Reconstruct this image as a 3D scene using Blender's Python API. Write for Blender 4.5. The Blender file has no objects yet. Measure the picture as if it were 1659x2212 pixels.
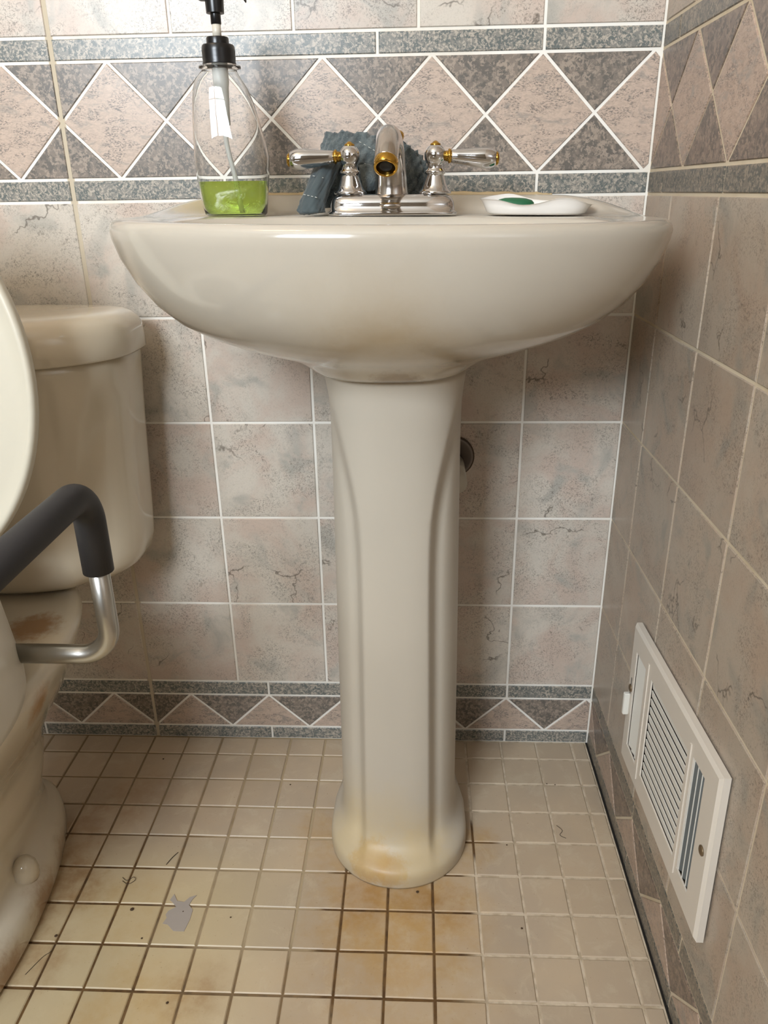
import bpy, bmesh, math, random
from mathutils import Vector, Matrix, Euler
random.seed(7)
PI = math.pi
SC = bpy.context.scene
COL = SC.collection

# ------------------------------------------------------------------ camera
cam_d = bpy.data.cameras.new('camera')
cam = bpy.data.objects.new('camera', cam_d)
COL.objects.link(cam)
cam_d.sensor_fit = 'HORIZONTAL'
cam_d.sensor_width = 36.0
cam_d.lens = 1654.8 / 1659.0 * 36.0
cam_d.clip_start = 0.02
R0 = ((0.99903106, -0.04389751, -0.00315525), (0.04170485, 0.92134986, 0.38649079), (-0.01405889, -0.38624789, 0.92228787))
M = Matrix(((R0[0][0], R0[0][2], -R0[0][1], -0.29935),
            (R0[1][0], R0[1][2], -R0[1][1], -1.10307),
            (R0[2][0], R0[2][2], -R0[2][1], 0.90223),
            (0, 0, 0, 1)))
cam.matrix_world = M
SC.camera = cam

# ------------------------------------------------------------------ light
SC.view_settings.view_transform = 'Standard'
SC.view_settings.look = 'None'
SC.view_settings.gamma = 1.0
SC.view_settings.use_curve_mapping = False
SC.view_settings.exposure = -0.32
world = bpy.data.worlds.new('world')
SC.world = world
world.use_nodes = True
world.node_tree.nodes['Background'].inputs[0].default_value = (0.55, 0.62, 0.72, 1)
world.node_tree.nodes['Background'].inputs[1].default_value = 0.6

def area(name, loc, rot, sx, sy, power, color):
    d = bpy.data.lights.new(name, 'AREA')
    d.shape = 'RECTANGLE'; d.size = sx; d.size_y = sy
    d.energy = power; d.color = color
    o = bpy.data.objects.new(name, d); COL.objects.link(o)
    o.location = loc; o.rotation_euler = rot
    return o

def bulb(name, loc, power, color, rad=0.035):
    d = bpy.data.lights.new(name, 'POINT')
    d.energy = power; d.color = color; d.shadow_soft_size = rad
    o = bpy.data.objects.new(name, d); COL.objects.link(o)
    o.location = loc
    return o

# daylight through the window in the wall behind the camera (faces +y)
area('window_daylight', (-1.18, -2.36, 1.76), (PI/2, 0, 0), 0.84, 0.78, 98.0, (0.85, 0.925, 1.0))
# three warm bulbs of the ceiling fitting
for k in range(3):
    bulb('ceiling_bulb', (-1.16 + 0.13*k, -0.90, 2.22), 3.3, (1.0, 0.68, 0.37))

# ------------------------------------------------------------------ mesh helpers
def link(o, parent=None):
    COL.objects.link(o)
    if parent is not None:
        o.parent = parent
    return o

def mesh_obj(name, verts, faces, mat, parent=None, smooth=True, loc=None, angle=None, recalc=True):
    me = bpy.data.meshes.new(name)
    me.from_pydata([tuple(v) for v in verts], [], faces)
    if recalc:
        bm = bmesh.new(); bm.from_mesh(me)
        bmesh.ops.remove_doubles(bm, verts=bm.verts, dist=1e-6)
        bmesh.ops.recalc_face_normals(bm, faces=bm.faces)
        bm.to_mesh(me); bm.free()
    me.update()
    if mat is not None:
        for m_ in (mat if isinstance(mat, (list, tuple)) else [mat]):
            me.materials.append(m_)
    if smooth:
        me.polygons.foreach_set('use_smooth', [True]*len(me.polygons))
        if angle:
            me.set_sharp_from_angle(angle=math.radians(angle))
    o = bpy.data.objects.new(name, me)
    link(o, parent)
    if loc is not None:
        o.location = loc
    return o

def empty(name, loc, label, cat, group=None):
    o = bpy.data.objects.new(name, None)
    COL.objects.link(o)
    o.empty_display_size = 0.02
    o.location = loc
    o['label'] = label; o['category'] = cat
    if group: o['group'] = group
    return o

def tag(o, label, cat, group=None):
    o['label'] = label; o['category'] = cat
    if group: o['group'] = group
    return o

def reloc(o, base):
    """mesh built in world coordinates: keep it there although its parent sits at base"""
    o.location = Vector(o.location) - Vector(base)
    return o

def loft(rings, cap0=True, cap1=True, closed=True):
    n = len(rings[0]); V = []; F = []
    for r in rings: V += [tuple(p) for p in r]
    for i in range(len(rings)-1):
        for j in range(n if closed else n-1):
            a = i*n+j; b = i*n+(j+1) % n
            F.append((a, b, b+n, a+n))
    if cap0: F.append(tuple(range(n)))
    if cap1: F.append(tuple(range((len(rings)-1)*n, len(rings)*n)))
    return V, F

def merge(*parts):
    V = []; F = []
    for v, f in parts:
        k = len(V); V += list(v); F += [tuple(i+k for i in q) for q in f]
    return V, F

def lathe(profile, center=(0, 0, 0), n=40, axis='Z'):
    rings = []
    for r, z in profile:
        ring = []
        for k in range(n):
            a = 2*PI*k/n
            p = (max(r, 1e-5)*math.cos(a), max(r, 1e-5)*math.sin(a), z)
            if axis == 'X': p = (p[2], p[0], p[1])
            elif axis == 'Y': p = (p[0], p[2], p[1])
            ring.append((p[0]+center[0], p[1]+center[1], p[2]+center[2]))
        rings.append(ring)
    return loft(rings)

def smooth_path(pts, sub=8):
    """Catmull-Rom"""
    P_ = [Vector(p) for p in pts]; out = []
    for i in range(len(P_)-1):
        p0 = P_[max(i-1, 0)]; p1 = P_[i]; p2 = P_[i+1]; p3 = P_[min(i+2, len(P_)-1)]
        for s in range(sub):
            t = s/sub
            out.append(0.5*((2*p1)+(p2-p0)*t+(2*p0-5*p1+4*p2-p3)*t*t+(3*p1-p0-3*p2+p3)*t**3))
    out.append(P_[-1])
    return out

def tube(path, rad, n=20, cap=True):
    P_ = [Vector(p) for p in path]
    if not isinstance(rad, (list, tuple)): rad = [rad]*len(P_)
    rings = []; prev = None
    for i, p in enumerate(P_):
        t = (P_[min(i+1, len(P_)-1)]-P_[max(i-1, 0)]).normalized()
        if prev is None:
            ref = Vector((0, 0, 1)) if abs(t.z) < 0.9 else Vector((1, 0, 0))
            nrm = (ref - t*ref.dot(t)).normalized()
        else:
            nrm = (prev - t*prev.dot(t)).normalized()
        prev = nrm; b = t.cross(nrm)
        rings.append([p + (nrm*math.cos(2*PI*k/n)+b*math.sin(2*PI*k/n))*rad[i] for k in range(n)])
    return loft(rings, cap, cap)

def fillet(pts, r, n=10):
    """polyline with rounded corners of radius r"""
    P_ = [Vector(p) for p in pts]; out = [P_[0]]
    for i in range(1, len(P_)-1):
        a = (P_[i-1]-P_[i]).normalized(); b = (P_[i+1]-P_[i]).normalized()
        ang = a.angle(b); d = r/math.tan(ang/2)
        s = P_[i]+a*d; e = P_[i]+b*d
        c = P_[i]+(a+b).normalized()*(r/math.sin(ang/2))
        v0 = s-c; v1 = e-c; w = v0.angle(v1); ax = v0.cross(v1).normalized()
        for k in range(n+1):
            out.append(c + Matrix.Rotation(w*k/n, 3, ax) @ v0)
    out.append(P_[-1])
    # subdivide long runs
    res = [out[0]]
    for q in out[1:]:
        if (q-res[-1]).length < 1e-5: continue
        res.append(q)
    return res

def box(x0, x1, y0, y1, z0, z1, ch=0.0):
    if ch <= 0:
        V = [(x0,y0,z0),(x1,y0,z0),(x1,y1,z0),(x0,y1,z0),(x0,y0,z1),(x1,y0,z1),(x1,y1,z1),(x0,y1,z1)]
        F = [(3,2,1,0),(4,5,6,7),(0,1,5,4),(1,2,6,5),(2,3,7,6),(3,0,4,7)]
        return V, F
    def ring(z, i):
        return [(x0+i,y0+i,z),(x1-i,y0+i,z),(x1-i,y1-i,z),(x0+i,y1-i,z)]
    def oct_(z, i):
        c = ch
        return [(x0+i+c,y0+i,z),(x1-i-c,y0+i,z),(x1-i,y0+i+c,z),(x1-i,y1-i-c,z),(x1-i-c,y1-i,z),(x0+i+c,y1-i,z),(x0+i,y1-i-c,z),(x0+i,y0+i+c,z)]
    return loft([oct_(z0, ch), oct_(z0+ch, 0), oct_(z1-ch, 0), oct_(z1, ch)])

def sgnpow(v, e):
    return math.copysign(abs(v)**e, v)

def sring(cx, cy, a, b, z, n=2.0, N=96, b2=None):
    """superellipse ring; b for the front (-y), b2 for the back (+y)"""
    out = []
    for k in range(N):
        t = 2*PI*k/N
        s = math.sin(t)
        bb = (b2 if (b2 is not None and s > 0) else b)
        out.append(Vector((cx+a*sgnpow(math.cos(t), 2/n), cy+bb*sgnpow(s, 2/n), z)))
    return out

def lerp(a, b, t): return a+(b-a)*t
def sstep(a, b, x):
    t = min(1, max(0, (x-a)/(b-a))); return t*t*(3-2*t)
def table(tb, x):
    """piecewise linear-smooth lookup in [(x, y...)...] ascending"""
    if x <= tb[0][0]: return tb[0][1]
    for i in range(len(tb)-1):
        if x <= tb[i+1][0]:
            return lerp(tb[i][1], tb[i+1][1], (x-tb[i][0])/(tb[i+1][0]-tb[i][0]))
    return tb[-1][1]
def ctable(tb, x):
    """Catmull-Rom lookup"""
    n = len(tb)
    if x <= tb[0][0]: return tb[0][1]
    if x >= tb[-1][0]: return tb[-1][1]
    for i in range(n-1):
        if x <= tb[i+1][0]:
            x1, y1 = tb[i]; x2, y2 = tb[i+1]
            x0, y0 = tb[max(i-1,0)]; x3, y3 = tb[min(i+2,n-1)]
            m1 = (y2-y0)/(x2-x0) if x2 != x0 else 0
            m2 = (y3-y1)/(x3-x1) if x3 != x1 else 0
            h = x2-x1; t = (x-x1)/h
            return (2*t**3-3*t*t+1)*y1+(t**3-2*t*t+t)*h*m1+(-2*t**3+3*t*t)*y2+(t**3-t*t)*h*m2

# ------------------------------------------------------------------ materials
def s2l(c):
    return tuple(((v/255)/12.92 if v/255 <= 0.04045 else ((v/255+0.055)/1.055)**2.4) for v in c) + (1.0,)

class NT:
    def __init__(self, name):
        self.m = bpy.data.materials.new(name); self.m.use_nodes = True
        self.t = self.m.node_tree; self.b = self.t.nodes['Principled BSDF']
    def n(self, typ, **kw):
        nd = self.t.nodes.new(typ)
        for k, v in kw.items(): setattr(nd, k, v)
        return nd
    def put(self, sock, v):
        if isinstance(v, bpy.types.NodeSocket): self.t.links.new(v, sock)
        else: sock.default_value = v
    def math(self, op, a, b=0.0, c=None):
        nd = self.n('ShaderNodeMath', operation=op)
        self.put(nd.inputs[0], a); self.put(nd.inputs[1], b)
        if c is not None: self.put(nd.inputs[2], c)
        return nd.outputs[0]
    def vmath(self, op, a, b):
        nd = self.n('ShaderNodeVectorMath', operation=op)
        self.put(nd.inputs[0], a); self.put(nd.inputs[1], b)
        return nd.outputs[1] if op in ('LENGTH', 'DISTANCE', 'DOT_PRODUCT') else nd.outputs[0]
    def noise(self, vec, scale, detail=3, rough=0.55, dist=0.0, out=0):
        nd = self.n('ShaderNodeTexNoise')
        self.put(nd.inputs['Vector'], vec); nd.inputs['Scale'].default_value = scale
        nd.inputs['Detail'].default_value = detail; nd.inputs['Roughness'].default_value = rough
        nd.inputs['Distortion'].default_value = dist
        return nd.outputs[out]
    def voro(self, vec, scale, feature='F1', out='Distance'):
        nd = self.n('ShaderNodeTexVoronoi', feature=feature)
        self.put(nd.inputs['Vector'], vec); nd.inputs['Scale'].default_value = scale
        return nd.outputs[out]
    def ss(self, a, b, x):
        nd = self.n('ShaderNodeMapRange', interpolation_type='SMOOTHSTEP')
        self.put(nd.inputs['Value'], x)
        nd.inputs['From Min'].default_value = a; nd.inputs['From Max'].default_value = b
        return nd.outputs[0]
    def mix(self, f, a, b, blend='MIX'):
        nd = self.n('ShaderNodeMix', data_type='RGBA', blend_type=blend)
        self.put(nd.inputs[0], f); self.put(nd.inputs[6], a); self.put(nd.inputs[7], b)
        return nd.outputs[2]
    def obj(self): return self.n('ShaderNodeTexCoord').outputs['Object']
    def pos(self): return self.n('ShaderNodeNewGeometry').outputs['Position']
    def rnd(self): return self.n('ShaderNodeObjectInfo').outputs['Random']
    def bump(self, h, strength=0.2, dist=0.001):
        nd = self.n('ShaderNodeBump'); nd.inputs['Strength'].default_value = strength
        nd.inputs['Distance'].default_value = dist
        self.put(nd.inputs['Height'], h); self.t.links.new(nd.outputs[0], self.b.inputs['Normal'])
    def set(self, color=None, rough=None, metal=None, coat=None, trans=None, ior=None, spec=None, sheen=None):
        I = self.b.inputs
        if color is not None: self.put(I['Base Color'], color)
        if rough is not None: self.put(I['Roughness'], rough)
        if metal is not None: self.put(I['Metallic'], metal)
        if coat is not None: self.put(I['Coat Weight'], coat); I['Coat Roughness'].default_value = 0.10
        if trans is not None: self.put(I['Transmission Weight'], trans)
        if ior is not None: self.put(I['IOR'], ior)
        if spec is not None: self.put(I['Specular IOR Level'], spec)
        if sheen is not None: self.put(I['Sheen Weight'], sheen)
        return self.m
    def randvec(self):
        """object coordinates shifted by a per-object random offset"""
        r = self.rnd()
        cmb = self.n('ShaderNodeCombineXYZ')
        self.put(cmb.inputs[0], self.math('MULTIPLY', r, 37.0))
        self.put(cmb.inputs[1], self.math('MULTIPLY', r, 91.0))
        self.put(cmb.inputs[2], self.math('MULTIPLY', r, 53.0))
        return self.vmath('ADD', self.obj(), cmb.outputs[0])

def plain(name, rgb, rough=0.5, metal=0.0, coat=None, **kw):
    return NT(name).set(color=s2l(rgb), rough=rough, metal=metal, coat=coat, **kw)

def mat_field_tile(name, base, pink, grey, dark, spec_amt=1.0):
    t = NT(name); v = t.randvec()
    n1 = t.noise(v, 11, 4, 0.6, 0.6)
    n2 = t.noise(t.vmath('ADD', v, (5, 9, 2)), 16, 3, 0.55, 0.8)
    c = t.mix(t.ss(0.38, 0.66, n1), s2l(base), s2l(pink))
    c = t.mix(t.ss(0.50, 0.74, n2), c, s2l(grey))
    # fine speckle that comes in patches
    patch = t.ss(0.40, 0.62, t.noise(t.vmath('ADD', v, (2, 3, 8)), 13, 3, 0.6, 1.0))
    sp = t.ss(0.50, 0.60, t.noise(v, 360, 4, 0.75, 1.2))
    c = t.mix(t.math('MULTIPLY', t.math('MULTIPLY', sp, t.math('MULTIPLY_ADD', patch, 0.80, 0.20)), 0.62*spec_amt), c, s2l(dark))
    # hair cracks printed on the glaze
    dv = t.n('ShaderNodeVectorMath', operation='MULTIPLY_ADD')
    nz = t.noise(v, 15, 4, 0.6, 0.0, 1)
    t.put(dv.inputs[0], nz); dv.inputs[1].default_value = (0.09, 0.09, 0.09); t.put(dv.inputs[2], v)
    ed = t.voro(dv.outputs[0], 8.5, 'DISTANCE_TO_EDGE')
    cr = t.math('SUBTRACT', 1.0, t.ss(0.0, 0.016, ed))
    cm = t.ss(0.56, 0.62, t.noise(t.vmath('ADD', v, (7, 1, 4)), 12, 2, 0.5))
    c = t.mix(t.math('MULTIPLY', t.math('MULTIPLY', cr, cm), 0.75), c, s2l((92, 84, 74)))
    # kiln shade differs from tile to tile
    r = t.rnd()
    hs = t.n('ShaderNodeHueSaturation'); t.put(hs.inputs['Value'], t.math('MULTIPLY_ADD', r, 0.12, 0.94))
    t.put(hs.inputs['Color'], c)
    t.bump(t.noise(v, 60, 2, 0.5), 0.06, 0.001)
    return t.set(color=hs.outputs[0], rough=0.31, spec=0.4)

def mat_granite(name, a, b, d, scale=150, streak=False, rough=0.3):
    t = NT(name); v = t.randvec()
    if streak:
        mp = t.n('ShaderNodeMapping'); mp.inputs['Rotation'].default_value = (0.0, 0.22, 0.12)
        mp.inputs['Scale'].default_value = (1, 1, 2.3); t.put(mp.inputs['Vector'], v); vs = mp.outputs[0]
    else: vs = v
    n1 = t.noise(vs, scale, 4, 0.75, 0.3)
    n2 = t.noise(vs, scale*0.42, 3, 0.65, 0.5)
    n3 = t.noise(vs, scale*0.11, 3, 0.6, 0.8)
    c = t.mix(t.ss(0.45, 0.56, n2), s2l(a), s2l(b))
    if streak:
        m_ = t.math('MULTIPLY', t.ss(0.49, 0.57, n1), t.math('MULTIPLY_ADD', t.ss(0.44, 0.58, n3), 0.85, 0.15))
        c = t.mix(t.math('MULTIPLY', m_, 0.85), c, s2l(d))
        c = t.mix(t.math('MULTIPLY', t.ss(0.52, 0.68, t.noise(t.vmath('ADD', vs, (4, 4, 4)), scale*0.10, 4, 0.65, 0.8)), 0.60), c, s2l((142, 137, 130)))
    else:
        c = t.mix(t.math('MULTIPLY', t.ss(0.50, 0.56, n1), 0.85), c, s2l(d))
        c = t.mix(t.math('MULTIPLY', t.ss(0.45, 0.7, n3), 0.35), c, s2l(a))
    return t.set(color=c, rough=rough)

def mat_grout(name, base, dirt, seam=None):
    t = NT(name); p = t.pos()
    c = t.mix(t.ss(0.45, 0.7, t.noise(p, 9, 4, 0.6)), s2l(base), s2l(dirt))
    if seam is not None:
        sx = t.n('ShaderNodeSeparateXYZ'); t.put(sx.inputs[0], p)
        d = t.math('ABSOLUTE', t.math('SUBTRACT', sx.outputs[0], seam), 0.0)
        c = t.mix(t.math('SUBTRACT', 1.0, t.ss(0.004, 0.006, d)), c, s2l((196, 184, 162)))
    t.bump(t.noise(p, 300, 2), 0.25, 0.0005)
    return t.set(color=c, rough=0.85)

def blob(t, p, wob, x, y, r, soft):
    """stain mask round a point of the floor, with a ragged edge"""
    sx = t.n('ShaderNodeSeparateXYZ'); t.put(sx.inputs[0], p)
    dx = t.math('SUBTRACT', sx.outputs[0], x); dy = t.math('SUBTRACT', sx.outputs[1], y)
    d = t.math('SQRT', t.math('ADD', t.math('MULTIPLY', dx, dx), t.math('MULTIPLY', dy, dy)))
    d = t.math('ADD', d, wob)
    return t.math('SUBTRACT', 1.0, t.ss(r-soft, r+soft, d))

def mat_floor_tile():
    t = NT('floor_tile_glaze'); p = t.pos(); v = t.randvec()
    c = t.mix(t.ss(0.35, 0.68, t.noise(p, 7, 4, 0.6, 0.4)), s2l((190, 171, 146)), s2l((180, 163, 142)))
    c = t.mix(t.math('MULTIPLY', t.ss(0.5, 0.68, t.noise(p, 26, 5, 0.7, 0.6)), 0.5), c, s2l((200, 186, 162)))
    sx = t.n('ShaderNodeSeparateXYZ'); t.put(sx.inputs[0], p)
    # old yellowing on the left half and towards the door
    yel = t.math('MULTIPLY', t.ss(-0.40, -0.62, sx.outputs[0]), t.ss(-0.20, -0.36, sx.outputs[1]))
    c = t.mix(t.math('MULTIPLY', yel, 0.6), c, s2l((203, 185, 142)))
    wob = t.math('MULTIPLY', t.math('SUBTRACT', t.noise(p, 22, 5, 0.65), 0.5), 0.10)
    wob2 = t.math('MULTIPLY', t.math('SUBTRACT', t.noise(p, 40, 4, 0.65), 0.5), 0.06)
    och = s2l((176, 138, 74)); rust = s2l((138, 94, 44))
    pat = t.math('MULTIPLY_ADD', t.ss(0.36, 0.66, t.noise(p, 30, 4, 0.65)), 0.55, 0.45)
    for (x, y, r, sf, a, col) in [(-0.325, -0.34, 0.10, 0.05, 0.70, och), (-0.37, -0.34, 0.035, 0.02, 0.45, rust), (-0.30, -0.335, 0.028, 0.015, 0.35, rust),
                                  (-0.262, -0.345, 0.03, 0.02, 0.4, rust), (-0.33, -0.45, 0.12, 0.07, 0.35, och), (-0.215, -0.235, 0.035, 0.02, 0.5, och),
                                  (-0.445, -0.21, 0.035, 0.02, 0.45, och), (-0.44, -0.27, 0.03, 0.02, 0.30, och),
                                  (-0.80, -0.33, 0.05, 0.03, 0.65, rust), (-0.79, -0.44, 0.04, 0.025, 0.5, rust), (-0.82, -0.24, 0.05, 0.03, 0.4, rust),
                                  (-0.573, -0.475, 0.035, 0.03, 0.5, rust), (-0.65, -0.50, 0.06, 0.04, 0.40, och), (-0.70, -0.36, 0.06, 0.04, 0.30, och),
                                  (-0.76, -0.15, 0.06, 0.04, 0.35, rust)]:
        m_ = blob(t, p, wob if r > 0.04 else wob2, x, y, r, sf)
        c = t.mix(t.math('MULTIPLY', t.math('MULTIPLY', m_, a), pat), c, col)
    sp = t.math('MULTIPLY', t.ss(0.69, 0.73, t.noise(p, 260, 2, 0.6)), 0.35)
    c = t.mix(sp, c, s2l((128, 98, 62)))
    hs = t.n('ShaderNodeHueSaturation'); t.put(hs.inputs['Value'], t.math('MULTIPLY_ADD', t.rnd(), 0.10, 0.95)); t.put(hs.inputs['Color'], c)
    t.bump(t.noise(v, 90, 3), 0.08, 0.001)
    return t.set(color=hs.outputs[0], rough=0.42)

def mat_floor_grout():
    t = NT('floor_grout'); p = t.pos()
    sx = t.n('ShaderNodeSeparateXYZ'); t.put(sx.inputs[0], p)
    x, y = sx.outputs[0], sx.outputs[1]
    nz = t.noise(p, 12, 4, 0.65)
    pale = t.mix(t.ss(0.4, 0.66, t.noise(p, 60, 3, 0.6)), s2l((205, 190, 168)), s2l((176, 160, 136)))
    brown = t.mix(t.ss(0.4, 0.66, t.noise(p, 50, 3, 0.6)), s2l((104, 76, 40)), s2l((78, 54, 26)))
    mid = s2l((172, 154, 124))
    # left of about half way the joints are dirty, right of the pedestal they were repainted
    wob = t.math('MULTIPLY', t.math('SUBTRACT', nz, 0.5), 0.22)
    left = t.ss(-0.52, -0.70, t.math('ADD', x, wob))
    front = t.ss(-0.385, -0.45, t.math('ADD', y, t.math('MULTIPLY', wob, 0.4)))
    c = t.mix(t.ss(-0.215, -0.235, x), pale, mid)
    c = t.mix(t.math('MULTIPLY', left, t.math('MULTIPLY_ADD', t.ss(-0.10, -0.30, y), 0.5, 0.5)), c, brown)
    c = t.mix(t.math('MULTIPLY', t.math('MULTIPLY', front, t.ss(-0.20, -0.26, x)), 0.75), c, brown)
    wz = t.math('MULTIPLY', t.math('SUBTRACT', t.noise(p, 30, 4), 0.5), 0.05)
    for (bx, by, r) in [(-0.325, -0.335, 0.105), (-0.212, -0.225, 0.032), (-0.33, -0.42, 0.10)]:
        c = t.mix(blob(t, p, wz, bx, by, r, 0.012), c, brown)
    c = t.mix(t.ss(-0.0030, -0.0024, x), c, s2l((28, 24, 20)))  # dirt and the dark of the open gap by the right wall, painted in
    t.bump(t.noise(p, 260, 3), 0.4, 0.0008)
    return t.set(color=c, rough=0.9)

def mat_porcelain(name, rgb, stains=(), rough=0.14, coat=0.5):
    t = NT(name); p = t.pos()
    c = t.mix(t.ss(0.40, 0.70, t.noise(p, 6, 3, 0.5)), s2l(rgb), s2l(tuple(v*0.985 for v in rgb)))
    for (x, y, z, r, sf, col, a, sc) in stains:
        d = t.vmath('DISTANCE', p, (x, y, z))
        d = t.math('ADD', d, t.math('MULTIPLY', t.math('SUBTRACT', t.noise(p, sc, 5, 0.7), 0.5), r*1.6))
        m_ = t.math('SUBTRACT', 1.0, t.ss(r-sf, r+sf, d))
        c = t.mix(t.math('MULTIPLY', m_, a), c, s2l(col))
    return t.set(color=c, rough=rough, coat=coat)

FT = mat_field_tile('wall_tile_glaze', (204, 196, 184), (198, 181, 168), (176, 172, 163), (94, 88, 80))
FTR = mat_field_tile('shaded_side_tile_glaze', (174, 161, 145), (170, 151, 133), (152, 145, 133), (88, 79, 68))  # darker copy of the wall tile, the right wall's weaker light painted in
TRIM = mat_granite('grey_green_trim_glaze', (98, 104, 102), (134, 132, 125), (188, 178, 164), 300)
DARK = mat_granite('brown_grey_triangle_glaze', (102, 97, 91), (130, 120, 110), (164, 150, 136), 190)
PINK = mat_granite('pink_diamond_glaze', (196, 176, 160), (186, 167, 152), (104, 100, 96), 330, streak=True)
TRIMR = mat_granite('shaded_side_trim_glaze', (86, 85, 79), (114, 106, 95), (150, 137, 120), 260)  # right wall band glazes, copies darkened to paint in its weaker light
DARKR = mat_granite('shaded_side_triangle_glaze', (94, 84, 76), (122, 106, 95), (148, 129, 113), 180)
PINKR = mat_granite('shaded_side_diamond_glaze', (180, 158, 141), (168, 145, 128), (108, 97, 88), 300, streak=True)
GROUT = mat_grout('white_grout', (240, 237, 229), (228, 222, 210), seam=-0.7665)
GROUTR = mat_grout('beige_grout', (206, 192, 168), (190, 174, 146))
FLT = mat_floor_tile()
FLG = mat_floor_grout()
BONE = (188, 180, 166)
OCH = (172, 128, 54)
SINK = mat_porcelain('bone_porcelain_basin', BONE, [(-0.322, -0.306, 0.7165, 0.022, 0.010, (96, 62, 26), 0.85, 90), (-0.33, -0.36, 0.74, 0.06, 0.05, (176, 156, 116), 0.5, 14), (-0.335, -0.412, 0.785, 0.05, 0.05, (164, 142, 108), 0.30, 22), (-0.33, -0.36, 0.745, 0.05, 0.05, (160, 136, 98), 0.35, 22), (-0.58, -0.08, 0.878, 0.05, 0.04, (196, 178, 110), 0.5, 30)])
PED = mat_porcelain('bone_porcelain_pedestal', BONE, [(-0.365, -0.300, 0.030, 0.030, 0.010, OCH, 0.70, 75), (-0.335, -0.312, 0.026, 0.022, 0.008, OCH, 0.60, 80), (-0.29, -0.30, 0.03, 0.05, 0.04, (196, 170, 112), 0.5, 40), (-0.40, -0.26, 0.03, 0.05, 0.04, (200, 178, 130), 0.5, 40), (-0.36, -0.27, 0.08, 0.06, 0.05, (200, 178, 130), 0.3, 25),
                                                      (-0.32, -0.305, 0.7225, 0.012, 0.008, (96, 62, 26), 0.8, 90)], 0.42, 0.0)
TOI = mat_porcelain('bone_porcelain_toilet', (206, 195, 174), [(-0.80, -0.262, 0.385, 0.030, 0.014, (150, 98, 36), 0.75, 60), (-0.745, -0.37, 0.345, 0.020, 0.014, (170, 116, 44), 0.7, 60), (-0.77, -0.36, 0.27, 0.03, 0.03, (176, 140, 80), 0.45, 40),
                                                              (-0.81, -0.36, 0.0, 0.035, 0.025, (140, 92, 36), 0.7, 50), (-0.80, -0.47, 0.0, 0.035, 0.025, (140, 92, 36), 0.7, 50), (-0.82, -0.27, 0.0, 0.03, 0.02, (130, 90, 44), 0.5, 50)], 0.13)
CAULK = plain('tan_caulk', (190, 168, 130), 0.7)
CHROME = plain('chrome', (205, 204, 204), 0.07, 1.0)
CHROME_D = plain('worn_chrome', (188, 182, 176), 0.16, 1.0)
BRASS = plain('polished_brass', (186, 146, 66), 0.16, 1.0)
ALU = plain('satin_aluminium', (190, 188, 182), 0.30, 1.0)
BLACK = plain('black_plastic', (10, 11, 14), 0.28)
DARKV = plain('opening_shade_black', (10, 10, 11), 0.8)  # near black that paints the shade inside the duct and the slot
FOAM = NT('black_foam')
FOAM.bump(FOAM.noise(FOAM.obj(), 900, 2), 0.15, 0.0005)
FOAM = FOAM.set(color=s2l((42, 41, 43)), rough=0.55)
WHITEP = plain('white_plastic', (206, 200, 186), 0.32)
LIDP = plain('off_white_lid_plastic', (204, 198, 181), 0.35)
VENTM = plain('white_enamelled_steel', (214, 206, 194), 0.38)
VENTS = plain('white_slat_enamel', (226, 224, 216), 0.38)
DISH = plain('white_melamine', (240, 236, 230), 0.22, coat=0.4)
SOAP = plain('green_soap', (36, 98, 66), 0.4)
DIPT = NT('milky_tube').set(color=s2l((236, 236, 230)), rough=0.3, trans=0.2)
CLEAR = NT('clear_plastic').set(color=(0.985, 0.99, 0.985, 1), rough=0.0, trans=1.0, ior=1.38)
LIQ = NT('green_liquid_soap')
LIQ.bump(LIQ.noise(LIQ.obj(), 55, 3, 0.6, 1.4), 0.5, 0.004)
LIQ = LIQ.set(color=s2l((206, 232, 104)), rough=0.02, trans=0.80, ior=1.36)
WALLP = plain('painted_plaster', (134, 126, 114), 0.8)
CEILP = plain('ceiling_paint', (226, 222, 214), 0.9)
HAIR = plain('dark_hair', (58, 48, 38), 0.5)
RESID = plain('grey_residue', (166, 156, 147), 0.7)
DIRT = plain('dirt', (70, 52, 34), 0.9)

def mat_cloth():
    t = NT('teal_terry_cloth'); v = t.obj()
    n = t.noise(v, 420, 3, 0.7)
    c = t.mix(t.ss(0.35, 0.7, t.noise(v, 45, 3)), s2l((68, 77, 79)), s2l((103, 111, 110)))
    c = t.mix(t.math('MULTIPLY', t.ss(0.45, 0.65, n), 0.45), c, s2l((116, 126, 126)))
    t.bump(n, 0.9, 0.002)
    return t.set(color=c, rough=0.95, sheen=0.3)
CLOTH = mat_cloth()
CLOTHH = NT('teal_woven_hem').set(color=s2l((66, 77, 80)), rough=0.8, sheen=0.2)
THREAD = plain('pale_thread', (190, 192, 186), 0.8)

# ------------------------------------------------------------------ room shell
def structure(name, V, F, mat, smooth=False):
    o = mesh_obj(name, V, F, mat, smooth=smooth); o['kind'] = 'structure'; return o

XL, YF, ZC = -2.10, -2.42, 2.40
GD = 0.0014                                       # how far the joints lie behind the tile faces
wall_back = structure('wall_back', *box(XL-0.05, 0.06, GD, 0.08, -0.05, ZC), GROUT)
wall_right = structure('wall_right', *box(GD, 0.08, YF-0.05, GD, -0.05, ZC), GROUTR)
floor = structure('floor', *box(XL-0.05, GD, YF-0.05, GD, -0.06, -0.0014), FLG)
structure('wall_left', *box(XL-0.08, XL, YF-0.05, GD, -0.05, ZC), WALLP)
structure('wall_front', *box(XL-0.05, 0.06, YF-0.08, YF, -0.05, ZC), WALLP)
structure('ceiling', *box(XL-0.08, 0.08, YF-0.08, 0.08, ZC, ZC+0.06), CEILP)
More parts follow.
